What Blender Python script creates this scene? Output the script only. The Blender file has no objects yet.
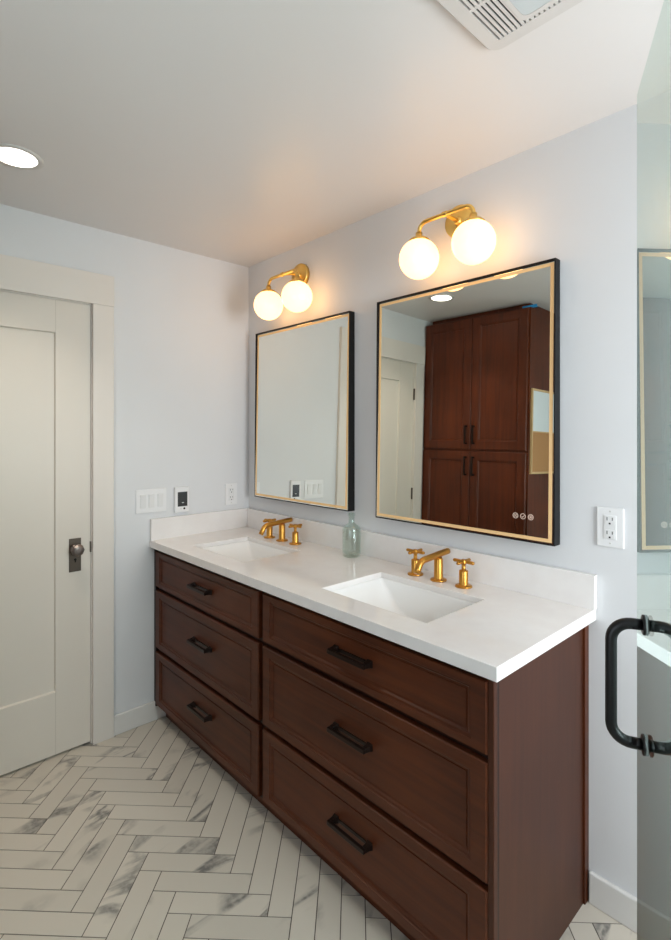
import bpy, bmesh, math, random
from mathutils import Vector, Matrix

S = bpy.context.scene
COL = S.collection
rad = math.radians

# ------------------------------------------------------------------ camera, world, light, exposure
CAM = Vector((2.5746, -1.6904, 1.4675))
YAW = 0.7475
cd = bpy.data.cameras.new('camera')
cam = bpy.data.objects.new('camera', cd)
COL.objects.link(cam)
cam.location = CAM
cam.rotation_euler = (rad(90), 0, math.pi / 2 - YAW)
cd.sensor_fit = 'VERTICAL'
cd.sensor_height = 24.0
cd.lens = 24.0 * 517.33 / 940.0
cd.shift_y = -(470.0 - 432.67) / 940.0
cd.clip_start = 0.02
S.camera = cam

world = bpy.data.worlds.new('daylight')
S.world = world
world.use_nodes = True
bg = world.node_tree.nodes['Background']
bg.inputs[0].default_value = (0.72, 0.85, 1.0, 1)
bg.inputs[1].default_value = 1.5

S.view_settings.view_transform = 'Standard'
S.view_settings.look = 'None'
S.view_settings.gamma = 1.0
S.view_settings.use_curve_mapping = False
S.view_settings.exposure = 0.47

H = 2.438                      # ceiling height
XR, YB = 3.40, -2.33           # right wall and the wall opposite the mirrors
WIN = (-0.95, -0.15, 0.85, 1.95)   # unseen window added in the right wall: y0, y1, z0, z1

ld = bpy.data.lights.new('daylight_fill', 'AREA')  # daylight fill set in the unseen right-hand window
ld.shape = 'RECTANGLE'
ld.size = WIN[1] - WIN[0]
ld.size_y = WIN[3] - WIN[2]
ld.energy = 31.0
ld.color = (0.93, 0.97, 1.0)
lo = bpy.data.objects.new('daylight_fill', ld)
COL.objects.link(lo)
lo.location = (XR + 0.085, (WIN[0] + WIN[1]) / 2, (WIN[2] + WIN[3]) / 2)
lo.rotation_euler = (rad(90), 0, rad(90))

WIN2 = (1.45, 2.55, 0.75, 1.95)    # unseen window added opposite the mirrors for frontal fill: x0, x1, z0, z1
ld2 = bpy.data.lights.new('daylight_fill', 'AREA')  # added frontal fill, set in the unseen window behind the camera
ld2.shape = 'RECTANGLE'
ld2.size = WIN2[1] - WIN2[0]
ld2.size_y = WIN2[3] - WIN2[2]
ld2.energy = 3.2
ld2.color = (1.0, 0.985, 0.96)
lo2 = bpy.data.objects.new('daylight_fill', ld2)
COL.objects.link(lo2)
lo2.location = ((WIN2[0] + WIN2[1]) / 2, YB - 0.085, (WIN2[2] + WIN2[3]) / 2)
lo2.rotation_euler = (rad(90), 0, 0)

GLOBE_EMIT = 2.7
DOWN_W = 1.9

# ------------------------------------------------------------------ helpers
def srgb(r, g, b):
    def f(c):
        c /= 255.0
        return c / 12.92 if c <= 0.04045 else ((c + 0.055) / 1.055) ** 2.4
    return (f(r), f(g), f(b), 1.0)


def mat(name, color, rough=0.5, metal=0.0, spec=0.5, emit=None, estr=0.0):
    m = bpy.data.materials.new(name)
    m.use_nodes = True
    b = m.node_tree.nodes['Principled BSDF']
    b.inputs['Base Color'].default_value = color
    b.inputs['Roughness'].default_value = rough
    b.inputs['Metallic'].default_value = metal
    b.inputs['Specular IOR Level'].default_value = spec
    if emit:
        b.inputs['Emission Color'].default_value = emit
        b.inputs['Emission Strength'].default_value = estr
    return m


def nodes(m):
    nt = m.node_tree
    return nt, nt.nodes, nt.links, nt.nodes['Principled BSDF']


def noise_paint(name, c, rough, var=0.03, scale=3.0, bump=0.02, spec=0.4):
    """Rolled paint: a base colour with very slight variation and roller stipple."""
    m = mat(name, c, rough, spec=spec)
    nt, N, L, b = nodes(m)
    tc = N.new('ShaderNodeTexCoord')
    n = N.new('ShaderNodeTexNoise'); n.inputs['Scale'].default_value = scale
    L.new(tc.outputs['Object'], n.inputs['Vector'])
    mx = N.new('ShaderNodeMix'); mx.data_type = 'RGBA'
    mx.inputs['A'].default_value = tuple(x * (1 - var) for x in c[:3]) + (1,)
    mx.inputs['B'].default_value = tuple(min(1, x * (1 + var)) for x in c[:3]) + (1,)
    L.new(n.outputs['Fac'], mx.inputs['Factor'])
    L.new(mx.outputs['Result'], b.inputs['Base Color'])
    n2 = N.new('ShaderNodeTexNoise'); n2.inputs['Scale'].default_value = 250.0
    L.new(tc.outputs['Object'], n2.inputs['Vector'])
    bp = N.new('ShaderNodeBump'); bp.inputs['Strength'].default_value = bump
    bp.inputs['Distance'].default_value = 0.001
    L.new(n2.outputs['Fac'], bp.inputs['Height'])
    L.new(bp.outputs['Normal'], b.inputs['Normal'])
    return m


def wood(name, dark, light, axis, rough=0.40):
    """Stained cherry: grain stretched along one axis."""
    m = mat(name, light, rough, spec=0.3)
    nt, N, L, b = nodes(m)
    tc = N.new('ShaderNodeTexCoord')
    mp = N.new('ShaderNodeMapping')
    sc = [38.0, 38.0, 38.0]; sc[axis] = 2.2
    mp.inputs['Scale'].default_value = sc
    L.new(tc.outputs['Object'], mp.inputs['Vector'])
    n = N.new('ShaderNodeTexNoise'); n.inputs['Scale'].default_value = 1.0
    n.inputs['Detail'].default_value = 6; n.inputs['Distortion'].default_value = 0.6
    L.new(mp.outputs['Vector'], n.inputs['Vector'])
    n2 = N.new('ShaderNodeTexNoise'); n2.inputs['Scale'].default_value = 2.6
    n2.inputs['Detail'].default_value = 2
    L.new(tc.outputs['Object'], n2.inputs['Vector'])
    ad = N.new('ShaderNodeMath'); ad.operation = 'MULTIPLY_ADD'
    ad.inputs[1].default_value = 0.55
    L.new(n.outputs['Fac'], ad.inputs[0]); 
    m2 = N.new('ShaderNodeMath'); m2.operation = 'MULTIPLY'; m2.inputs[1].default_value = 0.5
    L.new(n2.outputs['Fac'], m2.inputs[0]); L.new(m2.outputs[0], ad.inputs[2])
    r = N.new('ShaderNodeValToRGB')
    r.color_ramp.elements[0].position = 0.3; r.color_ramp.elements[0].color = dark
    r.color_ramp.elements[1].position = 0.75; r.color_ramp.elements[1].color = light
    L.new(ad.outputs[0], r.inputs['Fac'])
    L.new(r.outputs['Color'], b.inputs['Base Color'])
    return m


# ------------------------------------------------------------------ materials
M = {}
M['wall'] = noise_paint('pale_blue_grey_paint', srgb(225, 226, 227), 0.6)
M['ceiling'] = noise_paint('ceiling_satin_paint', srgb(226, 221, 217), 0.36, var=0.015, spec=0.5)
M['trim'] = noise_paint('cream_trim_paint', srgb(230, 223, 214), 0.4, var=0.01, bump=0.0)
M['door'] = noise_paint('cream_door_paint', srgb(226, 218, 206), 0.36, var=0.02, bump=0.0)
M['base'] = noise_paint('white_baseboard_paint', srgb(226, 224, 220), 0.4, var=0.01, bump=0.0)
WD, WL = srgb(56, 24, 10), srgb(99, 49, 23)
M['wood_x'] = wood('cherry_stain_horizontal_grain', WD, WL, 0)
M['wood_z'] = wood('cherry_stain_vertical_grain', WD, WL, 2)
M['wood_end'] = wood('cherry_stain_end_panel', srgb(58, 26, 12), srgb(79, 41, 22), 2)
M['frame_wood'] = wood('gap_dark_face_frame', srgb(26, 11, 6), srgb(42, 19, 11), 2)  # wood darkened: the shade of the drawer gaps is put into its colour
M['gap'] = mat('dark_cabinet_interior', srgb(26, 13, 9), 0.6)
M['linen'] = wood('cherry_stain_linen_cabinet', srgb(62, 24, 8), srgb(108, 48, 19), 2)
M['black'] = mat('black_metal', srgb(24, 23, 24), 0.4, 0.3)
M['frame'] = mat('black_mirror_frame', srgb(20, 19, 20), 0.5, 0.0, 0.25)
M['bronze'] = mat('oil_rubbed_bronze', srgb(40, 28, 24), 0.35, 0.6)
M['gold'] = mat('brushed_gold', srgb(206, 150, 70), 0.32, 1.0)
M['brass'] = mat('satin_brass', srgb(246, 206, 118), 0.28, 1.0)
M['mirror'] = mat('mirror_silver', srgb(240, 242, 236), 0.0, 1.0)
M['strip'] = mat('frosted_light_strip', srgb(222, 188, 140), 0.5, 0, 0.4, srgb(255, 204, 130), 0.12)
M['icon'] = mat('backlit_icon', srgb(200, 175, 160), 0.5, 0, 0.4, srgb(255, 222, 205), 0.08)
M['plastic'] = mat('white_plastic', srgb(238, 238, 238), 0.3)
M['plastic_dim'] = mat('white_plastic_face', srgb(232, 232, 231), 0.3)
M['slot'] = mat('dark_slot', srgb(17, 16, 15), 0.6, spec=0.2)
M['screw'] = mat('painted_screw', srgb(205, 204, 200), 0.35)
M['screen'] = mat('grey_display', srgb(62, 64, 66), 0.15)
M['porcelain'] = mat('white_porcelain', srgb(248, 248, 246), 0.08)
M['chrome'] = mat('chrome_drain', srgb(200, 200, 200), 0.12, 1.0)
M['grout'] = mat('grey_brown_grout', srgb(84, 76, 66), 0.8)
M['tape'] = mat('blue_painters_tape', srgb(40, 150, 215), 0.6)
M['pale_wood'] = wood('pale_board_frame', srgb(196, 160, 112), srgb(222, 188, 140), 2, 0.5)
M['whiteboard'] = mat('white_board_face', srgb(226, 230, 232), 0.3)
M['knob'] = mat('aged_bronze_knob', srgb(128, 118, 112), 0.36, 0.8)
M['knob_plate'] = mat('aged_bronze_plate', srgb(92, 82, 72), 0.45, 0.6)
M['fan'] = mat('fan_cover_plastic', srgb(214, 208, 202), 0.4)
M['lens'] = mat('fan_light_lens', srgb(206, 210, 209), 0.25)
M['disk'] = mat('downlight_diffuser', (1, 1, 1, 1), 0.5, 0, 0.3, (1.0, 0.93, 0.84, 1), 5.0)
M['globe'] = mat('lit_opal_glass', srgb(190, 180, 160), 0.12, 0, 0.5, (1.0, 0.52, 0.18, 1), GLOBE_EMIT)

# cork
m = mat('cork', srgb(186, 134, 84), 0.8); nt, N, L, b = nodes(m)
n = N.new('ShaderNodeTexNoise'); n.inputs['Scale'].default_value = 160
r = N.new('ShaderNodeValToRGB')
r.color_ramp.elements[0].color = srgb(160, 108, 62); r.color_ramp.elements[0].position = 0.35
r.color_ramp.elements[1].color = srgb(202, 152, 100); r.color_ramp.elements[1].position = 0.65
L.new(n.outputs['Fac'], r.inputs['Fac']); L.new(r.outputs['Color'], b.inputs['Base Color'])
M['cork'] = m

# white quartz with very faint mottling
m = mat('white_quartz', srgb(226, 220, 216), 0.1, spec=0.5); nt, N, L, b = nodes(m)
tc = N.new('ShaderNodeTexCoord')
n = N.new('ShaderNodeTexNoise'); n.inputs['Scale'].default_value = 14; n.inputs['Detail'].default_value = 8
L.new(tc.outputs['Object'], n.inputs['Vector'])
r = N.new('ShaderNodeValToRGB')
r.color_ramp.elements[0].color = srgb(238, 234, 231); r.color_ramp.elements[0].position = 0.35
r.color_ramp.elements[1].color = srgb(242, 239, 236); r.color_ramp.elements[1].position = 0.65
L.new(n.outputs['Fac'], r.inputs['Fac']); L.new(r.outputs['Color'], b.inputs['Base Color'])
M['quartz'] = m

# marble-look plank tile: each tile carries its own random offset in the attribute 'tile'
m = mat('marble_look_tile', srgb(214, 208, 197), 0.34); nt, N, L, b = nodes(m)
tc = N.new('ShaderNodeTexCoord')
at = N.new('ShaderNodeAttribute'); at.attribute_name = 'tile'
vm = N.new('ShaderNodeVectorMath'); vm.operation = 'MULTIPLY_ADD'
vm.inputs[1].default_value = (9, 9, 9)
L.new(at.outputs['Vector'], vm.inputs[0]); L.new(tc.outputs['Object'], vm.inputs[2])
nA = N.new('ShaderNodeTexNoise'); nA.inputs['Scale'].default_value = 2.4
nA.inputs['Detail'].default_value = 5; nA.inputs['Roughness'].default_value = 0.55
nA.inputs['Distortion'].default_value = 0.9
mpv = N.new('ShaderNodeMapping'); mpv.inputs['Rotation'].default_value = (0, 0, 0.35)
mpv.inputs['Scale'].default_value = (1.5, 0.6, 1.0)
L.new(vm.outputs[0], mpv.inputs['Vector']); L.new(mpv.outputs['Vector'], nA.inputs['Vector'])
s1 = N.new('ShaderNodeMath'); s1.operation = 'SUBTRACT'; s1.inputs[1].default_value = 0.5
L.new(nA.outputs['Fac'], s1.inputs[0])
a1 = N.new('ShaderNodeMath'); a1.operation = 'ABSOLUTE'; L.new(s1.outputs[0], a1.inputs[0])
r1 = N.new('ShaderNodeMapRange'); r1.inputs['From Min'].default_value = 0.0
r1.inputs['From Max'].default_value = 0.05; r1.inputs['To Min'].default_value = 1.0; r1.inputs['To Max'].default_value = 0.0
r1.interpolation_type = 'SMOOTHSTEP'
L.new(a1.outputs[0], r1.inputs['Value'])
nB = N.new('ShaderNodeTexNoise'); nB.inputs['Scale'].default_value = 3.0; nB.inputs['Detail'].default_value = 2
vm2 = N.new('ShaderNodeVectorMath'); vm2.operation = 'ADD'; vm2.inputs[1].default_value = (31, 17, 5)
L.new(vm.outputs[0], vm2.inputs[0]); L.new(vm2.outputs[0], nB.inputs['Vector'])
r2 = N.new('ShaderNodeMapRange'); r2.inputs['From Min'].default_value = 0.50; r2.inputs['From Max'].default_value = 0.62
L.new(nB.outputs['Fac'], r2.inputs['Value'])
ml = N.new('ShaderNodeMath'); ml.operation = 'MULTIPLY'
L.new(r1.outputs['Result'], ml.inputs[0]); L.new(r2.outputs['Result'], ml.inputs[1])
nC = N.new('ShaderNodeTexNoise'); nC.inputs['Scale'].default_value = 60; nC.inputs['Detail'].default_value = 6
L.new(vm.outputs[0], nC.inputs['Vector'])
ml2 = N.new('ShaderNodeMath'); ml2.operation = 'MULTIPLY'
rc = N.new('ShaderNodeMapRange'); rc.inputs['From Min'].default_value = 0.3; rc.inputs['From Max'].default_value = 0.6
rc.inputs['To Min'].default_value = 0.55
L.new(nC.outputs['Fac'], rc.inputs['Value'])
L.new(ml.outputs[0], ml2.inputs[0]); L.new(rc.outputs['Result'], ml2.inputs[1])
mx = N.new('ShaderNodeMix'); mx.data_type = 'RGBA'
mx.inputs['A'].default_value = srgb(211, 203, 189); mx.inputs['B'].default_value = srgb(120, 117, 112)
L.new(ml2.outputs[0], mx.inputs['Factor'])
sep = N.new('ShaderNodeSeparateXYZ'); L.new(at.outputs['Vector'], sep.inputs[0])
rv = N.new('ShaderNodeMapRange'); rv.inputs['To Min'].default_value = 0.95; rv.inputs['To Max'].default_value = 1.04
L.new(sep.outputs['Z'], rv.inputs['Value'])
vs = N.new('ShaderNodeVectorMath'); vs.operation = 'SCALE'
L.new(mx.outputs['Result'], vs.inputs[0]); L.new(rv.outputs['Result'], vs.inputs['Scale'])
L.new(vs.outputs[0], b.inputs['Base Color'])
M['tile'] = m


def sheet_glass(name, tint, gain=1.0):
    """Clear sheet: tinted see-through plus a Schlick reflection on the outward side of each face."""
    m = bpy.data.materials.new(name); m.use_nodes = True
    nt = m.node_tree; N = nt.nodes; L = nt.links
    N.remove(N['Principled BSDF'])
    out = N['Material Output']
    tr = N.new('ShaderNodeBsdfTransparent'); tr.inputs[0].default_value = tint
    gl = N.new('ShaderNodeBsdfGlossy'); gl.inputs['Roughness'].default_value = 0.0
    gl.inputs['Color'].default_value = (0.83, 0.92, 0.90, 1)
    lw = N.new('ShaderNodeLayerWeight'); lw.inputs['Blend'].default_value = 0.5
    pw = N.new('ShaderNodeMath'); pw.operation = 'POWER'; pw.inputs[1].default_value = 5.0
    L.new(lw.outputs['Facing'], pw.inputs[0])
    ma = N.new('ShaderNodeMath'); ma.operation = 'MULTIPLY_ADD'
    ma.inputs[1].default_value = 0.96; ma.inputs[2].default_value = 0.04
    L.new(pw.outputs[0], ma.inputs[0])
    # both surfaces of the sheet together: 2F / (1 + F)
    p1 = N.new('ShaderNodeMath'); p1.operation = 'ADD'; p1.inputs[1].default_value = 1.0
    L.new(ma.outputs[0], p1.inputs[0])
    d2 = N.new('ShaderNodeMath'); d2.operation = 'DIVIDE'
    L.new(ma.outputs[0], d2.inputs[0]); L.new(p1.outputs[0], d2.inputs[1])
    t2 = N.new('ShaderNodeMath'); t2.operation = 'MULTIPLY'; t2.inputs[1].default_value = 2.0 * gain
    L.new(d2.outputs[0], t2.inputs[0])
    ge = N.new('ShaderNodeNewGeometry')
    iv = N.new('ShaderNodeMath'); iv.operation = 'SUBTRACT'; iv.inputs[0].default_value = 1.0
    L.new(ge.outputs['Backfacing'], iv.inputs[1])
    fc = N.new('ShaderNodeMath'); fc.operation = 'MULTIPLY'
    L.new(t2.outputs[0], fc.inputs[0]); L.new(iv.outputs[0], fc.inputs[1])
    mx = N.new('ShaderNodeMixShader')
    L.new(fc.outputs[0], mx.inputs[0]); L.new(tr.outputs[0], mx.inputs[1]); L.new(gl.outputs[0], mx.inputs[2])
    L.new(mx.outputs[0], out.inputs['Surface'])
    return m


M['shower_glass'] = sheet_glass('clear_shower_glass', (0.85, 0.925, 0.905, 1))
M['window_glass'] = sheet_glass('clear_window_glass', (0.97, 0.98, 0.98, 1))
M['glass_edge'] = mat('green_glass_edge', srgb(196, 214, 210), 0.15)
m = mat('aqua_bottle_glass', (0.72, 0.90, 0.84, 1), 0.02, spec=0.5)
m.node_tree.nodes['Principled BSDF'].inputs['Transmission Weight'].default_value = 1.0
m.node_tree.nodes['Principled BSDF'].inputs['IOR'].default_value = 1.45
M['bottle'] = sheet_glass('aqua_bottle_glass_sheet', (0.91, 0.955, 0.935, 1), 1.0)


# ------------------------------------------------------------------ mesh building
class MB:
    """Collects shapes (world coordinates) into one mesh."""
    def __init__(s):
        s.bm = bmesh.new()

    def box(s, x0, x1, y0, y1, z0, z1, mi=0):
        v = [s.bm.verts.new((x, y, z)) for x in (x0, x1) for y in (y0, y1) for z in (z0, z1)]
        for q in ((0, 1, 3, 2), (4, 6, 7, 5), (0, 4, 5, 1), (2, 3, 7, 6), (0, 2, 6, 4), (1, 5, 7, 3)):
            f = s.bm.faces.new([v[i] for i in q]); f.material_index = mi
        return s

    def quad(s, pts):
        s.bm.faces.new([s.bm.verts.new(p) for p in pts]); return s

    def loft(s, rings, cap0=True, cap1=True, smooth=True, closed=True):
        vs = [[s.bm.verts.new(p) for p in r] for r in rings]
        n = len(vs[0])
        for a, c in zip(vs, vs[1:]):
            for i in range(n if closed else n - 1):
                j = (i + 1) % n
                f = s.bm.faces.new((a[i], a[j], c[j], c[i])); f.smooth = smooth
        if cap0: s.bm.faces.new(list(reversed(vs[0])))
        if cap1: s.bm.faces.new(vs[-1])
        return s

    def lathe(s, prof, origin, axis=(0, 0, 1), seg=32, cap0=True, cap1=True, smooth=True, wob=None):
        ax = Vector(axis).normalized(); o = Vector(origin)
        a = ax.orthogonal().normalized(); c = ax.cross(a)
        rings = []
        for k, (r, h) in enumerate(prof):
            ring = []
            for i in range(seg):
                t = 2 * math.pi * i / seg
                hh = h + (wob(k, t) if wob else 0)
                ring.append(o + ax * hh + (a * math.cos(t) + c * math.sin(t)) * r)
            rings.append(ring)
        return s.loft(rings, cap0, cap1, smooth)

    def tube(s, path, r, seg=14, cap=True):
        P = [Vector(p) for p in path]
        rr = r if isinstance(r, (list, tuple)) else [r] * len(P)
        T = []
        for i in range(len(P)):
            t = Vector((0, 0, 0))
            if i: t += (P[i] - P[i - 1]).normalized()
            if i < len(P) - 1: t += (P[i + 1] - P[i]).normalized()
            T.append(t.normalized())
        u = T[0].orthogonal().normalized()
        rings = []
        for p, t, q in zip(P, T, rr):
            u = (u - t * u.dot(t)).normalized(); w = t.cross(u)
            rings.append([p + (u * math.cos(2 * math.pi * i / seg) + w * math.sin(2 * math.pi * i / seg)) * q for i in range(seg)])
        return s.loft(rings, cap, cap)

    def panel(s, f, loops, back):
        """Concentric rectangles (a0,a1,b0,b1,depth) through mapping f(a,b,d): outside to inside, plus sides to `back`."""
        rs = []
        a0, a1, b0, b1, d = loops[0]
        rs.append([f(a0, b0, back), f(a1, b0, back), f(a1, b1, back), f(a0, b1, back)])
        for a0, a1, b0, b1, d in loops:
            rs.append([f(a0, b0, d), f(a1, b0, d), f(a1, b1, d), f(a0, b1, d)])
        return s.loft(rs, True, True, False)

    def xform(s, mtx):
        bmesh.ops.transform(s.bm, matrix=mtx, verts=s.bm.verts); return s


def wloc(o):
    v = Vector((0, 0, 0))
    while o:
        v += o.location; o = o.parent
    return v


def obj(name, mb, material, parent=None, origin=None, bevel=0.0, seg=2, label=None):
    """Link the collected shapes as ONE mesh object; shapes are in world coordinates."""
    bm = mb.bm if isinstance(mb, MB) else mb
    bmesh.ops.remove_doubles(bm, verts=bm.verts, dist=1e-6)
    bmesh.ops.recalc_face_normals(bm, faces=bm.faces)
    base = wloc(parent) if parent else Vector(origin or (0, 0, 0))
    bmesh.ops.translate(bm, vec=-base, verts=bm.verts)
    me = bpy.data.meshes.new(name); bm.to_mesh(me); bm.free()
    for mm in (material if isinstance(material, (list, tuple)) else [material]):
        me.materials.append(mm)
    o = bpy.data.objects.new(name, me); COL.objects.link(o)
    if parent: o.parent = parent
    elif origin: o.location = origin
    if bevel:
        bv = o.modifiers.new('bevel', 'BEVEL'); bv.width = bevel; bv.segments = seg
        bv.limit_method = 'ANGLE'; bv.angle_limit = rad(40)
    if label: o['label'] = label
    return o


def thing(name, label, cat, loc, group=None):
    o = bpy.data.objects.new(name, None); COL.objects.link(o)
    o.empty_display_size = 0.05
    o.location = loc; o['label'] = label; o['category'] = cat
    if group: o['group'] = group
    return o


def tag(o, label, cat, group=None):
    o['label'] = label; o['category'] = cat
    if group: o['group'] = group
    return o


def struct(name, mb, material, parent=None, **k):
    o = obj(name, mb, material, parent, **k)
    if not parent: o['kind'] = 'structure'
    return o


def dup(root, loc, label=None):
    r = root.copy(); COL.objects.link(r); r.location = loc
    if label: r['label'] = label
    for ch in list(root.children):
        c = ch.copy(); COL.objects.link(c); c.parent = r
        for g in ch.children:
            d = g.copy(); COL.objects.link(d); d.parent = c
    return r


def arc(c, a, b, r, t0, t1, n=8):
    """points on a circle arc, axes a and b"""
    c, a, b = Vector(c), Vector(a), Vector(b)
    return [c + (a * math.cos(t0 + (t1 - t0) * i / n) + b * math.sin(t0 + (t1 - t0) * i / n)) * r for i in range(n + 1)]


def rrect(x0, x1, y0, y1, r, z, n=6):
    pts = []
    for cx, cy, t in ((x1 - r, y1 - r, 0), (x0 + r, y1 - r, 90), (x0 + r, y0 + r, 180), (x1 - r, y0 + r, 270)):
        for i in range(n + 1):
            q = rad(t + 90 * i / n); pts.append((cx + r * math.cos(q), cy + r * math.sin(q), z))
    return pts


# ------------------------------------------------------------------ floor: 45 degree herringbone
random.seed(7)
TL, TW, G = 0.3062, 0.0744, 0.0031
FX0, FX1, FY0, FY1 = -0.16, XR, YB, 0.0
OX, OY = 0.0085 + 0.2165, -1.4255
r2 = math.sqrt(0.5)
bm = bmesh.new()
tl = bm.loops.layers.color.new('tile') if False else bm.faces.layers.int.new('tid')
rnds = []


def add_tile(u0, u1, v0, v1):
    pts = [((u - v) * r2 + OX, (u + v) * r2 + OY) for u, v in
           ((u0 + G / 2, v0 + G / 2), (u1 - G / 2, v0 + G / 2), (u1 - G / 2, v1 - G / 2), (u0 + G / 2, v1 - G / 2))]
    # clip to the room
    for ax, lim, sg in ((0, FX0, 1), (0, FX1, -1), (1, FY0, 1), (1, FY1, -1)):
        q = []
        for i in range(len(pts)):
            p, n_ = pts[i], pts[(i + 1) % len(pts)]
            dp, dn = (p[ax] - lim) * sg, (n_[ax] - lim) * sg
            if dp >= 0: q.append(p)
            if dp * dn < 0:
                t = dp / (dp - dn); q.append((p[0] + (n_[0] - p[0]) * t, p[1] + (n_[1] - p[1]) * t))
        pts = q
        if len(pts) < 3: return
    top = [bm.verts.new((p[0], p[1], 0.0)) for p in pts]
    bot = [bm.verts.new((p[0], p[1], -0.004)) for p in pts]
    fs = [bm.faces.new(top)]
    for i in range(len(pts)):
        j = (i + 1) % len(pts); fs.append(bm.faces.new((top[i], bot[i], bot[j], top[j])))
    k = len(rnds)
    rnds.append((random.random(), random.random(), random.random()))
    for f in fs: f[tl] = k; f.material_index = 0


for mm in range(-14, 16):
    for k in range(-60, 60):
        u, v = k * TW + mm * TL, -k * TW + mm * TL
        cx, cy = (u - v) * r2 + OX, (u + v) * r2 + OY
        if cx < FX0 - 0.6 or cx > FX1 + 0.6 or cy < FY0 - 0.6 or cy > FY1 + 0.6: continue
        add_tile(u, u + TL, v, v + TW)
        add_tile(u + TL - TW, u + TL, v + TW, v + TW + TL)
g0 = len(bm.faces)
v = [bm.verts.new(p) for p in ((FX0, FY0, -0.0012), (FX1, FY0, -0.0012), (FX1, FY1, -0.0012), (FX0, FY1, -0.0012),
                               (FX0, FY0, -0.06), (FX1, FY0, -0.06), (FX1, FY1, -0.06), (FX0, FY1, -0.06))]
for q in ((0, 1, 2, 3), (4, 7, 6, 5), (0, 4, 5, 1), (1, 5, 6, 2), (2, 6, 7, 3), (3, 7, 4, 0)):
    f = bm.faces.new([v[i] for i in q]); f.material_index = 1; f[tl] = -1
me = bpy.data.meshes.new('floor')
bm.faces.ensure_lookup_table()
ids = [f[tl] for f in bm.faces]
bm.to_mesh(me); bm.free()
at_ = me.attributes.new('tile', 'FLOAT_VECTOR', 'FACE')
for i, k in enumerate(ids):
    at_.data[i].vector = rnds[k] if k >= 0 else (0, 0, 0)
me.materials.append(M['tile']); me.materials.append(M['grout'])
fl = bpy.data.objects.new('floor', me); COL.objects.link(fl); fl['kind'] = 'structure'

# ------------------------------------------------------------------ room shell
DY0, DY1, DZ = -1.597, -0.8735, 2.0735        # door opening in the left wall
b_ = MB(); b_.box(FX0, XR + 0.12, 0, 0.12, -0.06, H); struct('wall_back', b_, M['wall'])
b_ = MB()
b_.box(-0.12, 0, DY1, 0, 0, H); b_.box(-0.12, 0, YB, DY0, 0, H); b_.box(-0.12, 0, DY0, DY1, DZ, H)
struct('wall_left', b_, M['wall'])
b_ = MB(); b_.box(-0.16, -0.12, YB, 0, -0.06, H); struct('wall_backing', b_, M['wall'])  # added backing behind the doorway so no light leaks in
b_ = MB()
b_.box(-0.16, WIN2[0], YB - 0.12, YB, -0.06, H); b_.box(WIN2[1], XR + 0.12, YB - 0.12, YB, -0.06, H)
b_.box(WIN2[0], WIN2[1], YB - 0.12, YB, -0.06, WIN2[2]); b_.box(WIN2[0], WIN2[1], YB - 0.12, YB, WIN2[3], H)
struct('wall_front', b_, M['wall'])
b_ = MB()
b_.box(XR, XR + 0.12, YB, WIN[0], -0.06, H); b_.box(XR, XR + 0.12, WIN[1], 0, -0.06, H)
b_.box(XR, XR + 0.12, WIN[0], WIN[1], -0.06, WIN[2]); b_.box(XR, XR + 0.12, WIN[0], WIN[1], WIN[3], H)
struct('wall_right', b_, M['wall'])
b_ = MB(); b_.box(-0.16, XR + 0.12, YB - 0.12, 0.12, H, H + 0.08); struct('ceiling', b_, M['ceiling'])
b_ = MB(); b_.box(2.60, 2.72, -1.48, -1.36, 0, H); struct('wall_shower', b_, M['wall'])

# unseen window added in the right wall to bring in cool side daylight
w = MB()
y0, y1, z0, z1 = WIN
for a in ((y0, y0 + .05, z0, z1), (y1 - .05, y1, z0, z1), (y0 + .05, y1 - .05, z0, z0 + .05), (y0 + .05, y1 - .05, z1 - .05, z1)):
    w.box(XR + 0.0, XR + 0.06, *a)
wf = struct('unseen_window_1', w, M['base'])
w = MB(); w.box(XR + 0.028, XR + 0.032, y0 + .05, y1 - .05, z0 + .05, z1 - .05)
obj('window_pane', w, M['window_glass'], wf)
w = MB()
x0, x1, z0, z1 = WIN2
for x2, x3, z2, z3 in ((x0, x0 + .05, z0, z1), (x1 - .05, x1, z0, z1), (x0 + .05, x1 - .05, z0, z0 + .05), (x0 + .05, x1 - .05, z1 - .05, z1)):
    w.box(x2, x3, YB - 0.06, YB, z2, z3)
wf = struct('unseen_window_2', w, M['base'])  # unseen window, added to fill the room from behind the camera
w = MB(); w.box(x0 + .05, x1 - .05, YB - 0.032, YB - 0.028, z0 + .05, z1 - .05)
obj('window_pane', w, M['window_glass'], wf)

# door with one flat recessed panel
fdoor = lambda a, c, d: (d, a, c)
D0, D1, DZ0, DZ1 = -1.5925, -0.8785, 0.010, 2.069
pw0, pw1, pz0, pz1 = -1.428, -1.0275, 0.292, 1.9228
w = MB()
w.panel(fdoor, [(D0, D1, DZ0, DZ1, -0.004), (pw0, pw1, pz0, pz1, -0.004),
                (pw0 + .004, pw1 - .004, pz0 + .004, pz1 - .004, -0.014)], -0.042)
door = struct('door_1', w, M['door'], bevel=0.001)
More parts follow.
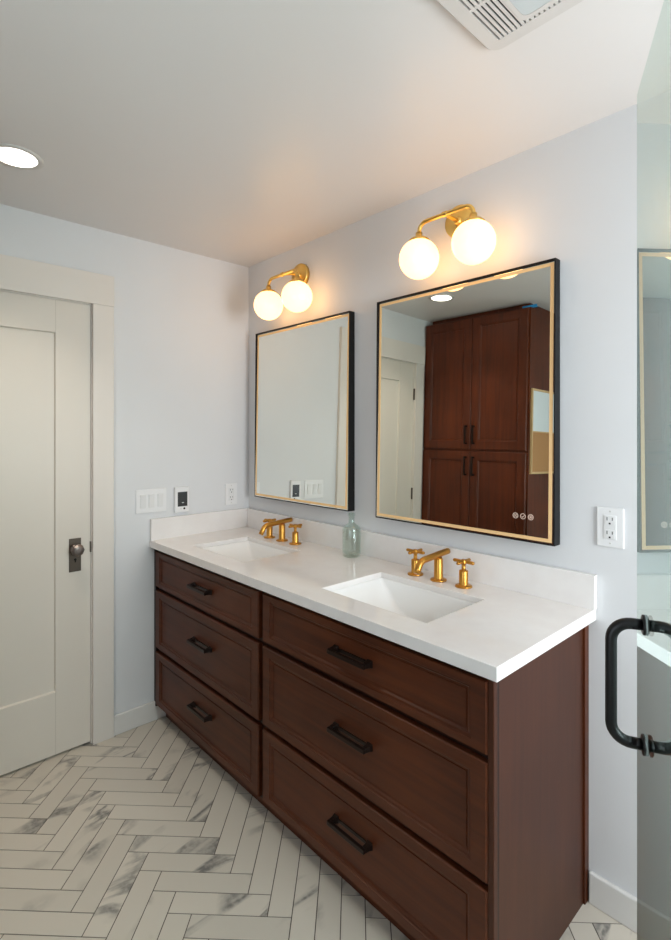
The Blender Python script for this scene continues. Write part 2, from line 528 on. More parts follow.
# stile-to-rail joint lines, drawn as thin darker strips on the face
w = MB()
for y in (pw1, pw0):
    w.box(-0.0045, -0.0038, y - 0.0006, y + 0.0006, pz1, DZ1 - 0.002)
    w.box(-0.0045, -0.0038, y - 0.0006, y + 0.0006, DZ0 + 0.002, pz0)
obj('rail_joint', w, mat('joint_shadow_line', srgb(186, 178, 162), 0.5), door)
w = MB(); w.box(-0.004, 0.0005, -0.9725, -0.9205, 0.8245, 0.9785)
dk = obj('knob_plate', w, M['knob_plate'], door, bevel=0.002, label='aged bronze rectangular knob plate')
w = MB()
w.lathe([(0.020, 0.0005), (0.022, 0.004), (0.019, 0.009), (0.011, 0.013), (0.010, 0.024)], (0, -0.9465, 0.930), (1, 0, 0), 24)
w.lathe([(0.011, 0.022), (0.022, 0.027), (0.0285, 0.036), (0.0275, 0.046), (0.019, 0.053), (0.009, 0.0555)], (0, -0.9465, 0.930), (1, 0, 0), 8, smooth=False)
obj('door_knob', w, M['knob'], door, label='faceted octagonal bronze knob')
w = MB()
w.lathe([(0.0055, 0.0005), (0.0055, 0.003)], (0, -0.9465, 0.881), (1, 0, 0), 14)
w.box(0.0005, 0.003, -0.949, -0.944, 0.868, 0.880)
obj('keyhole', w, M['slot'], door)
w = MB(); w.box(-0.004, 0.004, -0.8815, -0.8765, 0.905, 0.955)
obj('latch_plate', w, M['knob_plate'], door)
for z in (0.25, 1.05, 1.83):
    w = MB()
    w.lathe([(0.006, -0.045), (0.0075, -0.04), (0.0075, 0.04), (0.006, 0.045)], (0.004, DY0 + 0.001, z), (0, 0, 1), 12)
    obj('hinge', w, M['knob_plate'], door)

# casing around the door
w = MB()
w.box(0, 0.02, -0.8735, -0.7785, 0, DZ); w.box(0, 0.02, -1.695, DY0, 0, DZ)
w.box(0, 0.024, -1.70, -0.7775, DZ, 2.2185)
struct('trim_1', w, M['trim'], bevel=0.0015)
w = MB()   # jamb lining and stop
w.box(-0.12, -0.0005, DY1 - 0.004, DY1 + 0.0005, 0.0, DZ); w.box(-0.12, -0.0005, DY0 - 0.0005, DY0 + 0.003, 0.0, DZ)
w.box(-0.12, -0.0005, DY0, DY1, DZ - 0.0035, DZ + 0.0005)
struct('trim_2', w, M['trim'])

# baseboards
def baseboard(name, x0, x1, y0, y1, inx, iny):
    w = MB(); h = 0.0965
    w.box(x0, x1, y0, y1, 0, h); struct(name, w, M['base'], bevel=0.004)
baseboard('baseboard_left', 0, 0.015, -0.7785, -0.003, 1, 0)
baseboard('baseboard_back', 1.9275, XR, -0.015, 0, 0, 1)
baseboard('baseboard_front', 0.90, XR, YB, YB + 0.015, 0, 1)

# ------------------------------------------------------------------ vanity cabinet
VX0, VX1, VF = 0.012, 1.921, -0.555      # body left, right, face frame plane
CT, CB = 0.9205, 0.8845                  # countertop top and the underside of its built-up edge
SB = CT - 0.021                          # underside of the slab itself
van = thing('vanity_cabinet', 'long dark cherry double vanity cabinet with six drawers under white countertop', 'vanity', ((VX0 + VX1) / 2, -0.28, 0))
w = MB()
w.box(VX0, VX0 + .018, VF + .02, -0.003, 0.075, CB)          # left side
w.box(VX0, 1.905, -0.012, -0.003, 0.075, CB)                 # back
w.box(VX0 + .018, 1.90, VF + .02, -0.012, 0.075, 0.095)      # bottom
w.box(0.945, 0.962, VF + .02, -0.012, 0.095, 0.70)           # divider
obj('carcass', w, M['gap'], van)
w = MB()
w.box(0.003, 0.034, VF, VF + .02, 0.075, CB); w.box(0.003, 0.0235, -0.571, VF, 0.075, CB); w.box(0.936, 0.972, VF, VF + .02, 0.075, CB); w.box(1.902, VX1 - .003, VF, VF + .02, 0.0, CB)
w.box(0.034, 0.936, VF, VF + .02, 0.866, CB); w.box(0.972, 1.902, VF, VF + .02, 0.866, CB)
for z0, z1 in ((0.66, 0.70), (0.35, 0.39), (0.075, 0.105)):
    w.box(0.034, 0.936, VF, VF + .02, z0, z1); w.box(0.972, 1.902, VF, VF + .02, z0, z1)
obj('face_frame', w, M['frame_wood'], van)
w = MB(); w.box(VX0, 1.90, -0.515, -0.497, 0.0, 0.075)
obj('toe_kick', w, M['wood_x'], van)
w = MB()
w.box(1.903, 1.917, -0.553, -0.003, 0.0, CB)
obj('end_panel', w, M['wood_end'], van)
w = MB(); w.box(1.908, 1.9245, -0.571, -0.553, 0.0, CB)
obj('corner_stile', w, M['wood_end'], van, bevel=0.002)
w = MB(); w.box(1.917, 1.9235, -0.030, -0.0015, 0.0, CB)
obj('scribe_strip', w, M['wood_z'], van, bevel=0.001)

fdr = lambda a, c, d: (a, d, c)


def front_loops(a0, a1, b0, b1, face, fw, rail=None):
    k = (rail or fw) / fw - 1.0          # rails may be narrower than stiles
    """Drawer or door front: eased edge, flat frame, moulded step, recessed flat panel. face = y of the front, room side is -y."""
    L = [(0.0, 0.004), (0.004, 0.0), (fw - 0.012, 0.0), (fw - 0.010, 0.0035), (fw - 0.004, 0.0045), (fw, 0.0095), (fw + 0.006, 0.0105), (fw + 0.007, 0.0085)]
    zo = lambda o: o + min(1.0, o / (fw - 0.012)) * k * fw
    return [(a0 + o, a1 - o, b0 + zo(o), b1 - zo(o), face + d) for o, d in L]


def pull(px, pz, width, face, parent, group=None):
    """Black square-section bar pull with tapered feet."""
    w = MB(); hw = width / 2
    w.box(px - hw, px + hw, face - 0.036, face - 0.025, pz - 0.0068, pz + 0.0068)
    for sgn in (-1, 1):
        xc = px + sgn * (hw - 0.0075)
        sec = lambda hx_, hz_, d: [(xc - hx_, face + d, pz - hz_), (xc + hx_, face + d, pz - hz_), (xc + hx_, face + d, pz + hz_), (xc - hx_, face + d, pz + hz_)]
        w.loft([sec(.011, .0115, .0005), sec(.0085, .0085, -.010), sec(.0075, .0068, -.026)], smooth=False)
    w.box(px - hw + .004, px + hw - .004, face - 0.0035, face + .0005, pz - 0.0055, pz + 0.0055)     # thin bar on the drawer face joining the feet
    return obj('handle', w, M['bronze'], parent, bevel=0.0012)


FACE = -0.575
rows = ((0.688, 0.8655), (0.377, 0.668), (0.088, 0.357))
for bx0, bx1, hx, hw in ((0.027, 0.9405, 0.497, 0.162), (0.9675, 1.9075, 1.440, 0.162)):
    for z0, z1 in rows:
        w = MB(); w.panel(fdr, front_loops(bx0, bx1, z0, z1, FACE, 0.056, 0.034 if z0 > 0.6 else 0.043), VF - 0.0005)
        d = obj('drawer', w, M['wood_x'], van)
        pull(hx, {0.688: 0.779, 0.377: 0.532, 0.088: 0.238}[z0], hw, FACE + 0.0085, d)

# ------------------------------------------------------------------ countertop with two sink openings
CX1, CY0 = 1.9465, -0.595
S1 = (0.262, 0.705, -0.488, -0.178)
S2 = (1.207, 1.662, -0.488, -0.178)
ct = thing('vanity_countertop', 'white quartz countertop with two sink openings on the cherry vanity', 'countertop', (CX1 / 2, -0.3, CB))
bm = bmesh.new()
xs = [0.0015, S1[0], S1[1], S2[0], S2[1], 1.9265, CX1]; ys = [CY0, -0.577, -0.488, -0.178, -0.0015]
gv = {}


def gvert(x, y, z):
    k = (round(x, 5), round(y, 5), round(z, 5))
    if k not in gv: gv[k] = bm.verts.new((x, y, z))
    return gv[k]


def below(i, j):               # underside of a cell: open at the sinks, deeper along the front and right edges
    if not (0 <= i < 6 and 0 <= j < 4) or (j == 2 and i in (1, 3)): return None
    return CB if (j == 0 or i == 5) else SB


for i in range(6):
    for j in range(4):
        zb = below(i, j)
        if zb is None: continue
        X0, X1, Y0, Y1 = xs[i], xs[i + 1], ys[j], ys[j + 1]
        for z in (zb, CT):
            bm.faces.new([gvert(X0, Y0, z), gvert(X1, Y0, z), gvert(X1, Y1, z), gvert(X0, Y1, z)])
        for di, dj, (xa, ya), (xb, yb) in ((-1, 0, (X0, Y0), (X0, Y1)), (1, 0, (X1, Y0), (X1, Y1)), (0, -1, (X0, Y0), (X1, Y0)), (0, 1, (X0, Y1), (X1, Y1))):
            nb = below(i + di, j + dj)
            zt_ = CT if nb is None else nb
            if zt_ > zb + 1e-5:
                bm.faces.new([gvert(xa, ya, zb), gvert(xb, yb, zb), gvert(xb, yb, zt_), gvert(xa, ya, zt_)])
obj('slab', bm, M['quartz'], ct, bevel=0.0018)
w = MB(); w.box(0.0215, 1.9495, -0.0245, -0.0015, CT - 0.0005, 1.0265); obj('backsplash', w, M['quartz'], ct, bevel=0.0016)
w = MB(); w.box(0.0015, 0.0205, CY0 + 0.001, -0.0015, CT - 0.0005, 1.0285); obj('side_splash', w, M['quartz'], ct, bevel=0.0016)


def sink(s, label):
    x0, x1, y0, y1 = s
    root = thing('undermount_sink', label, 'sink', ((x0 + x1) / 2, (y0 + y1) / 2, 0.75), 'undermount sinks')
    w = MB()
    prof = [(-0.028, SB - 0.0005, .02, 0), (0.001, SB - 0.0005, .014, 0), (0.003, SB - 0.006, .016, 0), (0.006, SB - 0.030, .02, .02), (0.010, SB - 0.065, .025, .050),
            (0.016, SB - 0.095, .03, .080), (0.026, SB - 0.112, .035, .105), (0.045, SB - 0.120, .035, .125), (0.10, SB - 0.123, .02, .14)]
    rings = [rrect(x0 + o + e, x1 - o - e, y0 + o, y1 - o, r, z) for o, z, r, e in prof]
    w.loft(rings, False, True)
    bowl = obj('bowl', w, M['porcelain'], root)
    sm = bowl.modifiers.new('thickness', 'SOLIDIFY'); sm.thickness = 0.010; sm.offset = -1
    w = MB()
    cx, cy = (x0 + x1) / 2, (y0 + y1) / 2
    w.lathe([(0.024, 0), (0.024, 0.003), (0.017, 0.004), (0.015, 0.002)], (cx, cy, SB - 0.1228), seg=28)
    obj('drain', w, M['chrome'], root)


sink(S1, 'white rectangular undermount sink nearer the door, beneath the gold faucet at left')
sink(S2, 'white rectangular undermount sink at right, beside the open end of the countertop')

# faucets ---------------------------------------------------------------
def faucet(x, label):
    y, dx = -0.107, 0.108
    root = thing('widespread_faucet', label, 'faucet', (x, y, CT), 'gold widespread faucets')
    w = MB()
    w.lathe([(0.030, 0.0003), (0.030, 0.004), (0.028, 0.006), (0.0175, 0.0065), (0.0165, 0.012), (0.0165, 0.078), (0.013, 0.086)], (x, y, CT), seg=28)
    path = [(x, -0.048, CT + 0.100), (x, -0.058, CT + 0.0995), (x, -0.11, CT + 0.096), (x, -0.185, CT + 0.0905)]
    path += [tuple(p) for p in arc((x, -0.188, CT + 0.0485), (0, 0, 1), (0, -1, 0), 0.042, rad(8), rad(68), 8)]
    path += [(x, -0.2365, CT + 0.048)]
    w.tube(path, 0.0118, 18)
    obj('spout', w, M['gold'], root)
    for sgn in (-1, 1):
        w = MB(); hx = x + sgn * dx
        w.lathe([(0.030, 0.0003), (0.030, 0.004), (0.028, 0.006), (0.0165, 0.0065), (0.016, 0.012), (0.016, 0.056), (0.014, 0.059), (0.0075, 0.0595), (0.0070, 0.080), (0.009, 0.082)], (hx, y, CT), seg=28)
        hd = obj('handle', w, M['gold'], root)
        w = MB()
        w.lathe([(0.0095, 0.080), (0.0105, 0.084), (0.0105, 0.094), (0.007, 0.097)], (hx, y, CT), seg=20)
        for q in (2, 92):
            c_, s_ = math.cos(rad(q)) * 0.041, math.sin(rad(q)) * 0.041
            w.tube([(hx - c_, y - s_, CT + .089), (hx - c_ * .9, y - s_ * .9, CT + .089), (hx, y, CT + .089), (hx + c_ * .9, y + s_ * .9, CT + .089), (hx + c_, y + s_, CT + .089)],
                   [0.0048, 0.0062, 0.0052, 0.0062, 0.0048], 14)
        obj('cross_lever', w, M['gold'], hd)


faucet(0.468, 'gold faucet with two cross handles behind the sink nearer the door')
faucet(1.428, 'gold faucet with two cross handles behind the right sink, nearer the wall outlet')

# green glass bottle ------------------------------------------------------
w = MB(); bx, by = 0.945, -0.083
w.lathe([(0.026, 0.0006), (0.036, 0.001), (0.0395, 0.006), (0.0405, 0.02), (0.0405, 0.118), (0.039, 0.128), (0.031, 0.137), (0.020, 0.143), (0.0145, 0.150),
         (0.0132, 0.165), (0.0132, 0.178), (0.0168, 0.180), (0.0168, 0.192), (0.0145, 0.194)], (bx, by, CT), seg=40, cap1=False)
w.lathe([(0.0115, 0.194), (0.0108, 0.160), (0.0118, 0.150), (0.028, 0.135), (0.0365, 0.122), (0.0372, 0.02), (0.028, 0.012), (0.010, 0.016)], (bx, by, CT), seg=40, cap0=False)
tag(obj('glass_bottle', w, M['bottle'], origin=(bx, by, CT)), 'pale aqua glass bottle on the countertop between the two mirrors', 'bottle')

# ------------------------------------------------------------------ lighted mirrors
TILT = rad(1.1)


def ring_boxes(w, x0, x1, z0, z1, t, y0, y1):
    w.box(x0, x0 + t, y0, y1, z0, z1); w.box(x1 - t, x1, y0, y1, z0, z1)
    w.box(x0 + t, x1 - t, y0, y1, z0, z0 + t); w.box(x0 + t, x1 - t, y0, y1, z1 - t, z1)


def mirror(x0, x1, z0, z1, label, icons):
    root = thing('lighted_mirror', label, 'mirror', ((x0 + x1) / 2, -0.001, z0), 'black framed lighted mirrors')
    dep, taper = 0.034, 0.008
    w = MB()
    ft = 0.0048
    rs = []
    for a0, a1, b0, b1, y, fr in ((x0, x1, z0, z1, -0.001, 0), (x0, x1, z0, z1, -dep, 1), (x0 + ft, x1 - ft, z0 + ft, z1 - ft, -dep, 1), (x0 + ft, x1 - ft, z0 + ft, z1 - ft, -0.001, 0)):
        rs.append([(a0, y - fr * taper, b0), (a1, y - fr * taper, b0), (a1, y, b1), (a0, y, b1)])
    w.loft(rs + [rs[0]], False, False, False)
    obj('frame', w, M['frame'], root, bevel=0.0012)
    # the silvered pane sits inside the frame, leaning back a little at the top
    P = Matrix.Translation((0, -taper / 2, 0)) @ Matrix.Translation((0, -dep + 0.005, (z0 + z1) / 2)) @ Matrix.Rotation(-TILT, 4, 'X') @ Matrix.Translation((0, dep - 0.005, -(z0 + z1) / 2))
    q = ft + 0.0006
    w = MB(); w.box(x0 + q, x1 - q, -dep + 0.005, -dep + 0.010, z0 + q, z1 - q); w.xform(P)
    pane = obj('mirror_pane', w, M['mirror'], root)
    w = MB(); a = 0.0095; t = 0.0115
    rs = []
    for o, y in ((a, -dep + 0.005), (a, -dep + 0.0043), (a + t, -dep + 0.0043), (a + t, -dep + 0.005)):
        rs.append([(x0 + o, y, z0 + o), (x1 - o, y, z0 + o), (x1 - o, y, z1 - o), (x0 + o, y, z1 - o)])
    w.loft(rs + [rs[0]], False, False, False); w.xform(P)
    obj('light_strip', w, M['strip'], root, label='tan frosted light strip')
    if icons:
        for k, xi in enumerate((1.6975, 1.7245, 1.7520)):
            zi = 1.1853; yf = -dep + 0.0043
            w = MB(); R0, R1 = 0.0078, 0.0098
            c = (xi, yf, zi)
            ring = lambda r, y: [(xi + r * math.cos(2 * math.pi * i / 24), y, zi + r * math.sin(2 * math.pi * i / 24)) for i in range(24)]
            w.loft([ring(R1, yf + .0007), ring(R1, yf), ring(R0, yf), ring(R0, yf + .0007), ring(R1, yf + .0007)], False, False, False)
            def bar(xa, za, xb, zb, t=0.0016):
                dx, dz = xb - xa, zb - za; l = math.hypot(dx, dz); nx, nz = -dz / l * t / 2, dx / l * t / 2
                w.loft([[(xi + xa + nx, y, zi + za + nz), (xi + xb + nx, y, zi + zb + nz), (xi + xb - nx, y, zi + zb - nz), (xi + xa - nx, y, zi + za - nz)] for y in (yf + .0007, yf)], smooth=False)
            if k == 0:      # anti-fog: wavy diagonal marks
                bar(-.005, .005, .005, -.005); bar(-.005, -.001, -.001, -.005); bar(.001, .005, .005, .001)
            elif k == 1:    # tick
                bar(-.0045, 0, -.001, -.004); bar(-.001, -.004, .005, .004)
            else:           # sun
                w.loft([ring(.003, yf + .0007), ring(.003, yf)], True, True, False)
                for i in range(8):
                    t_ = i * math.pi / 4
                    bar(.0042 * math.cos(t_), .0042 * math.sin(t_), .0075 * math.cos(t_), .0075 * math.sin(t_), .0014)
            w.xform(P)
            obj('touch_button', w, M['icon'], root, label=['round touch button with slanted lines', 'round touch button with a tick', 'round touch button with a sun'][k])


mirror(0.122, 0.8826, 1.107, 2.026, 'black framed mirror nearer the door, reflecting only pale wall and switches', False)
mirror(1.0505, 1.8330, 1.101, 2.033, 'black framed mirror nearer the shower, reflecting the tall brown cabinet', True)

# ------------------------------------------------------------------ two-globe sconces
def sconce(x, label, px, pz):
    y, zb, zc, R, dx = -0.132, 2.256, 2.123, 0.0748, 0.1175
    root = thing('two_globe_sconce', label, 'wall light', (x, -0.0005, 2.281), 'two globe wall lights')
    w = MB()
    w.lathe([(0.061, 0.0005), (0.061, 0.018), (0.058, 0.022), (0.002, 0.0225)], (px, 0, pz), (0, -1, 0), 40)
    obj('backplate', w, M['brass'], root)
    w = MB()
    w.lathe([(0.016, 0.020), (0.016, 0.028), (0.010, 0.032)], (px, 0, pz), (0, -1, 0), 20)
    w.tube([(px, -0.02, pz), (px, -0.06, pz), ((x + px) / 2, -0.10, (pz + zb) / 2), (x, y, zb)], 0.0072, 14)
    rr = 0.034
    path = [(x - dx, y, zc + R - 0.004), (x - dx, y, zb - rr)]
    path += arc((x - dx + rr, y, zb - rr), (-1, 0, 0), (0, 0, 1), rr, 0, math.pi / 2, 7)
    path += arc((x + dx - rr, y, zb - rr), (0, 0, 1), (1, 0, 0), rr, 0, math.pi / 2, 7)
    path += [(x + dx, y, zb - rr), (x + dx, y, zc + R - 0.004)]
    w.tube(path, 0.0078, 16)
    w.lathe([(0.0095, -0.011), (0.0105, -0.007), (0.0105, 0.007), (0.0095, 0.011)], (x, y, zb), (1, 0, 0), 18)
    obj('arm', w, M['brass'], root)
    for sgn in (-1, 1):
        w = MB(); gx = x + sgn * dx
        prof = [(R * math.sin(t), -R * math.cos(t)) for t in [rad(2 + 156 * i / 22) for i in range(23)]]
        w.lathe(prof, (gx, y, zc), seg=40)
        gb = obj('globe', w, M['globe'], root, label='lit opal glass globe')
        w = MB()
        rim = lambda k, t: (-0.0035 * abs(math.cos(8 * t)) if k == 0 else 0)
        w.lathe([(0.0385, R * 0.905 - 0.004), (0.0380, R * 0.905 + 0.003), (0.031, R + 0.002), (0.018, R + 0.006), (0.0135, R + 0.011), (0.0125, R + 0.024)], (gx, y, zc), seg=64, wob=rim)
        obj('globe_cap', w, M['brass'], gb, label='brass cap with scalloped rim')


sconce(0.503, 'brass wall light with two lit globes above the mirror nearer the door', 0.497, 2.276)
sconce(1.4745, 'brass wall light with two lit globes above the right mirror nearer the shower', 1.455, 2.268)

# ------------------------------------------------------------------ ceiling fixtures
dl = thing('recessed_downlight', 'round lit recessed downlight in the ceiling by the door', 'ceiling light', (0.474, -1.278, H))
w = MB(); cx, cy = 0.474, -1.278
w.lathe([(0.087, 0), (0.086, -0.004), (0.076, -0.0065), (0.067, -0.003)], (cx, cy, H), seg=48, cap0=False, cap1=False)
obj('trim_ring', w, M['fan'], dl)
w = MB(); w.lathe([(0.0675, -0.001), (0.066, -0.0032)], (cx, cy, H), seg=48)
obj('diffuser', w, M['disk'], dl, label='glowing white diffuser')
sd = bpy.data.lights.new('downlight_beam', 'AREA'); sd.shape = 'DISK'; sd.size = 0.13
sd.energy = DOWN_W; sd.color = (1.0, 0.90, 0.78); sd.spread = rad(95)
so = bpy.data.objects.new('downlight_beam', sd); COL.objects.link(so); so.parent = dl; so.location = (0, 0, -0.008)

fan = thing('exhaust_fan', 'square ceiling exhaust fan grille with slots and a rounded lens', 'exhaust fan', (2.066, -0.69, H))
fx0, fx1, fy0, fy1 = 1.886, 2.246, -0.87, -0.511
hx0, hx1, hy0, hy1 = 1.9235, 2.2085, -0.832, -0.549
zt = H - 0.020
w = MB()
n = 6
rs = [rrect(fx0 - .004, fx1 + .004, fy0 - .004, fy1 + .004, .034, H - 0.0005, n), rrect(fx0, fx1, fy0, fy1, .032, H - 0.014, n), rrect(fx0 + .006, fx1 - .006, fy0 + .006, fy1 - .006, .03, zt, n),
      rrect(hx0, hx1, hy0, hy1, .002, zt, n), rrect(hx0, hx1, hy0, hy1, .002, H - 0.006, n)]
w.loft(rs, False, False, False)
obj('cover', w, M['fan'], fan)
w = MB(); w.box(hx0 - .01, hx1 + .01, hy0 - .01, hy1 + .01, H - 0.0055, H - 0.0015); obj('housing', w, M['slot'], fan)  # shallow plate; the depth shade of the slits is put into its colour
w = MB(); p = 0.01125; k = 0
x = hx0 + 0.0055
while x + 0.006 < hx1:
    w.box(x, x + 0.0062, hy0, hy1, H - 0.016, zt + 0.0004); x += p
for yy in (-0.672, -0.735): w.box(hx0, hx1, yy - .004, yy + .004, H - 0.014, zt + 0.0008)
obj('grille', w, M['fan'], fan)
w = MB()
lx0, lx1, ly0, ly1 = 1.990, 2.142, -0.823, -0.557
w.loft([rrect(lx0, lx1, ly0, ly1, .016, H - .012, n), rrect(lx0, lx1, ly0, ly1, .016, zt - 0.0006, n), rrect(lx0 + .010, lx1 - .010, ly0 + .012, ly1 - .012, .016, zt - 0.0006, n),
        rrect(lx0 + .010, lx1 - .010, ly0 + .012, ly1 - .012, .016, H - .012, n)], False, False, False)
obj('lens_frame', w, M['fan'], fan)
w = MB(); w.loft([rrect(lx0 + .0105, lx1 - .0105, ly0 + .0125, ly1 - .0125, .016, H - .012, n), rrect(lx0 + .0105, lx1 - .0105, ly0 + .0125, ly1 - .0125, .016, zt - .0003, n)], True, True, False)
obj('lens', w, M['lens'], fan, label='frosted grey light lens')

# ------------------------------------------------------------------ wall plates
def ybox(w, y0, y1, z0, z1, x0, x1): w.box(x0, x1, y0, y1, z0, z1)

sw = thing('light_switch', 'white three rocker light switch on the wall left of the thermostat', 'light switch', (0.0005, -0.5865, 1.1205))
w = MB(); ybox(w, -0.666, -0.507, 1.061, 1.180, 0.0005, 0.006); obj('plate', w, M['plastic'], sw, bevel=0.002)
for yc in (-0.631, -0.587, -0.540):
    w = MB(); y0, y1 = yc - .0148, yc + .0148
    w.loft([[(0.005, y0, 1.0865), (0.005, y1, 1.0865), (0.005, y1, 1.1545), (0.005, y0, 1.1545)],
            [(0.0085, y0 + .001, 1.088), (0.0085, y1 - .001, 1.088), (0.0115, y1 - .001, 1.153), (0.0115, y0 + .001, 1.153)]], smooth=False)
    obj('rocker', w, M['plastic_dim'], sw)

th = thing('thermostat', 'small white thermostat with a dark screen beside the light switch', 'thermostat', (0.0005, -0.423, 1.115))
w = MB(); ybox(w, -0.4655, -0.3855, 1.0465, 1.1815, 0.0005, 0.018); obj('case', w, M['plastic'], th, bevel=0.004)
w = MB(); ybox(w, -0.4505, -0.3965, 1.0785, 1.1545, 0.0175, 0.0188); obj('display', w, M['screen'], th, label='dark grey display')
w = MB(); ybox(w, -0.428, -0.416, 1.0965, 1.0995, 0.0187, 0.0190); obj('display_mark', w, M['plastic'], th)
w = MB(); w.lathe([(0.0058, 0.0175), (0.0050, 0.0198)], (0, -0.4135, 1.0665), (1, 0, 0), 18); obj('button', w, M['slot'], th, label='round dark button')
w = MB(); w.lathe([(0.003, 0.0175), (0.0026, 0.0190)], (0, -0.4330, 1.0665), (1, 0, 0), 14); obj('button', w, M['screw'], th)


def receptacle(root, f, c, hz, two=True):
    """Decorator insert with two sockets; f(a, z, d) maps along-wall, height, outward distance."""
    def bx(mb, a0, a1, z0, z1, d0, d1):
        p, q = f(a0, z0, d0), f(a1, z1, d1)
        mb.box(min(p[0], q[0]), max(p[0], q[0]), min(p[1], q[1]), max(p[1], q[1]), z0, z1)
    w = MB(); bx(w, c - .0385, c + .0385, hz - .0605, hz + .0605, 0.0005, 0.0065); obj('plate', w, M['plastic'], root, bevel=0.002)
    w = MB(); bx(w, c - .0178, c + .0178, hz - .0365, hz + .0365, 0.006, 0.0085); fa = obj('socket_face', w, M['plastic_dim'], root, bevel=0.0008)
    for dz in (-.021, .021):
        w = MB(); bx(w, c - .0135, c + .0135, hz + dz - .0138, hz + dz + .0138, 0.0084, 0.0092)
        so_ = obj('socket', w, M['plastic_dim'], root, bevel=0.0004)
        for a, l in ((-.0075, .0085), (.0075, .0068)):
            w = MB(); bx(w, c + a - .0011, c + a + .0011, hz + dz + .004 - l / 2, hz + dz + .004 + l / 2 + .002, 0.0090, 0.0095)
            obj('slot', w, M['slot'], so_)
        w = MB(); bx(w, c - .0026, c + .0026, hz + dz - .0115, hz + dz - .0065, 0.0090, 0.0095)
        obj('ground_hole', w, M['slot'], so_)
    for dz in (-.0485, .0485):
        w = MB(); p = f(c, hz + dz, 0.006); q = f(c, hz + dz, 0.0076)
        w.lathe([(0.0030, 0), (0.0026, 0.0013)], p, Vector(q) - Vector(p), 14)
        obj('screw', w, M['screw'], root)


o1 = thing('wall_outlet', 'white wall outlet between the right mirror and the glass shower door', 'outlet', (1.986, -0.0005, 1.179), 'wall outlets')
receptacle(o1, lambda a, z, d: (a, -d, z), 1.9875, 1.179)
o2 = thing('wall_outlet', 'faint white wall outlet in the corner above the side splash', 'outlet', (0.0005, -0.120, 1.117), 'wall outlets')
receptacle(o2, lambda a, z, d: (d, a, z), -0.120, 1.117)

# ------------------------------------------------------------------ tall linen cabinet seen in the mirror
LX0, LX1, LF, LZ = 0.002, 0.888, -1.732, 2.395
lc = thing('linen_cabinet', 'tall cherry linen cabinet with four doors, seen reflected in the right mirror', 'cabinet', ((LX0 + LX1) / 2, -2.02, 0))
w = MB(); w.box(LX0, LX1, YB + .002, LF, 0.0, LZ); obj('carcass', w, M['linen'], lc, bevel=0.001)
w = MB(); w.box(0.03, 0.86, YB + .002, LF - 0.05, LZ, H - 0.002); obj('top_filler', w, M['linen'], lc)
FL = LF + 0.021


def flip(loops): return [(a, b_, c, d, -e) for a, b_, c, d, e in loops]


for x0, x1, hx in ((LX0 + .012, 0.443, 0.413), (0.447, LX1 - .008, 0.478)):
    for z0, z1, hz0, hz1 in ((1.409, LZ - .006, 1.447, 1.586), (0.11, 1.395, 1.216, 1.356)):
        w = MB(); L_ = flip(front_loops(x0, x1, z0, z1, -FL, 0.072)); w.panel(fdr, L_, LF + 0.0005)
        d = obj('cabinet_door', w, M['linen'], lc)
        w = MB()
        w.box(hx - .006, hx + .006, FL + .022, FL + .031, hz0, hz1)
        for zz in (hz0 + .006, hz1 - .006): w.box(hx - .006, hx + .006, FL - .0005, FL + .022, zz - .006, zz + .006)
        obj('handle', w, M['bronze'], d, bevel=0.001)

bd = thing('notice_board', 'pale wood framed half whiteboard, half cork board on the linen cabinet side', 'notice board', (LX1, -1.95, 1.545))
B = (-2.150, -1.752, 1.252, 1.838)
w = MB()
for a in ((B[0], B[0] + .014, B[2], B[3]), (B[1] - .014, B[1], B[2], B[3]), (B[0] + .014, B[1] - .014, B[2], B[2] + .014), (B[0] + .014, B[1] - .014, B[3] - .014, B[3]), (B[0] + .014, B[1] - .014, 1.538, 1.546)):
    w.box(LX1 + .0005, LX1 + .014, *a)
obj('frame', w, M['pale_wood'], bd)
w = MB(); w.box(LX1 + .0005, LX1 + .008, B[0] + .014, B[1] - .014, 1.546, B[3] - .014); obj('whiteboard_panel', w, M['whiteboard'], bd, label='white dry erase panel')
w = MB(); w.box(LX1 + .0005, LX1 + .009, B[0] + .014, B[1] - .014, B[2] + .014, 1.538); obj('cork_panel', w, M['cork'], bd, label='tan cork panel')

w = MB(); w.box(0.820, 0.925, LF - 0.035, LF - 0.012, LZ + .0004, LZ + .0012); w.box(0.820, 0.925, LF - 0.0128, LF - 0.012, LZ + .0012, LZ + .016)
tag(obj('tape_scrap', w, M['tape'], origin=(0.87, LF - 0.02, LZ)), 'scrap of blue painter\'s tape on the linen cabinet top corner', 'tape')

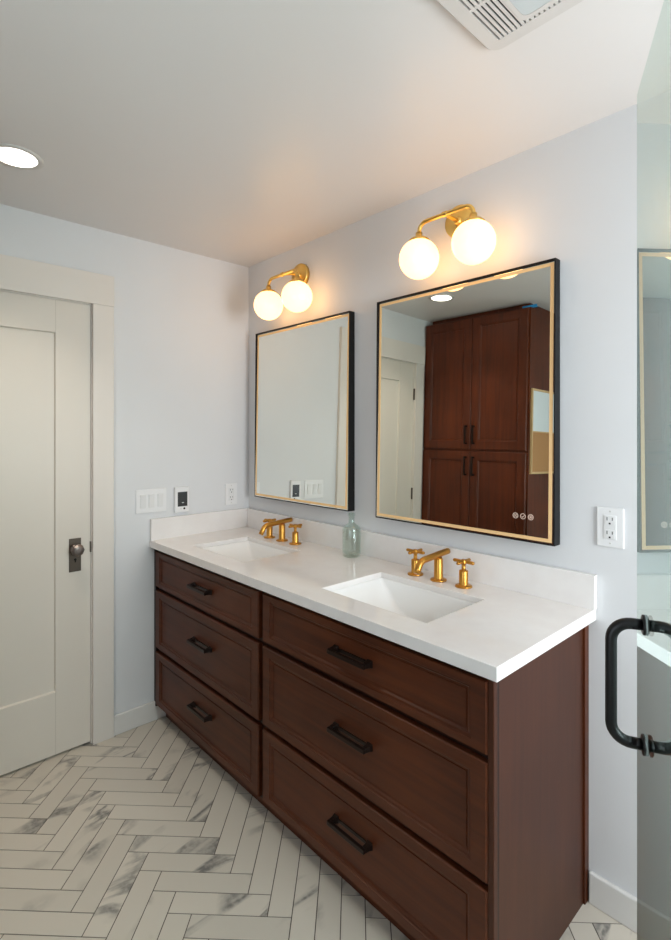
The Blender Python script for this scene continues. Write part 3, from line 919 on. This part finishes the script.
# ------------------------------------------------------------------ open glass shower door
A = Vector((2.26098514, -0.66072024, 0)); dv = Vector((0.43166829, -0.90203242, 0)); nv = Vector((0.90203242, 0.43166829, 0))
GW, GZ0, GZ1, GT = 0.755, 0.012, 2.0745, 0.0065
sdr = thing('glass_shower_door', 'clear glass shower door standing open at the right with black pull handle', 'shower door', (A + dv * 0.37))
w = MB()
c4 = lambda s, o, z: tuple(A + dv * s + nv * o + Vector((0, 0, z)))
w.loft([[c4(0, 0, z), c4(GW, 0, z), c4(GW, GT, z), c4(0, GT, z)] for z in (GZ0, GZ1)], True, True, False)
obj('glass_panel', w, M['shower_glass'], sdr)


def pull_handle(side):
    w = MB(); s0, z0, z1, off, r, R = 0.0765, 0.949, 1.148, 0.0500, 0.0092, 0.030
    base = 0.0 if side < 0 else GT
    P = lambda o, z: A + dv * s0 + nv * (base + side * o) + Vector((0, 0, z))
    path = [P(0.004, z1), P(off - R, z1)]
    up = Vector((0, 0, 1)); n_ = nv * side
    path += arc(P(off - R, z1 - R), up, n_, R, 0, math.pi / 2, 8)
    path += arc(P(off - R, z0 + R), n_, -up, R, 0, math.pi / 2, 8)
    path += [P(off - R, z0), P(0.004, z0)]
    w.tube(path, r, 20)
    h_ = obj('pull_handle', w, M['black'], sdr)
    for z in (z0, z1):
        w = MB()
        w.lathe([(0.0165, 0.0), (0.0165, 0.003), (0.0145, 0.0042)], P(0.0003, z), n_, 24)
        obj('washer', w, M['black'], h_)


pull_handle(-1); pull_handle(1)
for z in (0.30, 1.78):
    w = MB()
    w.loft([[c4(GW - .05, -.008, zz), c4(GW + .012, -.008, zz), c4(GW + .012, GT + .008, zz), c4(GW - .05, GT + .008, zz)] for zz in (z, z + .09)], True, True, False)
    obj('hinge_clamp', w, M['black'], sdr)
w = MB(); w.loft([[c4(0, .001, z), c4(GW, .001, z), c4(GW, GT - .001, z), c4(0, GT - .001, z)] for z in (0.0005, GZ0 - 0.0003)], True, True, False)
obj('bottom_sweep', w, M['glass_edge'], sdr)
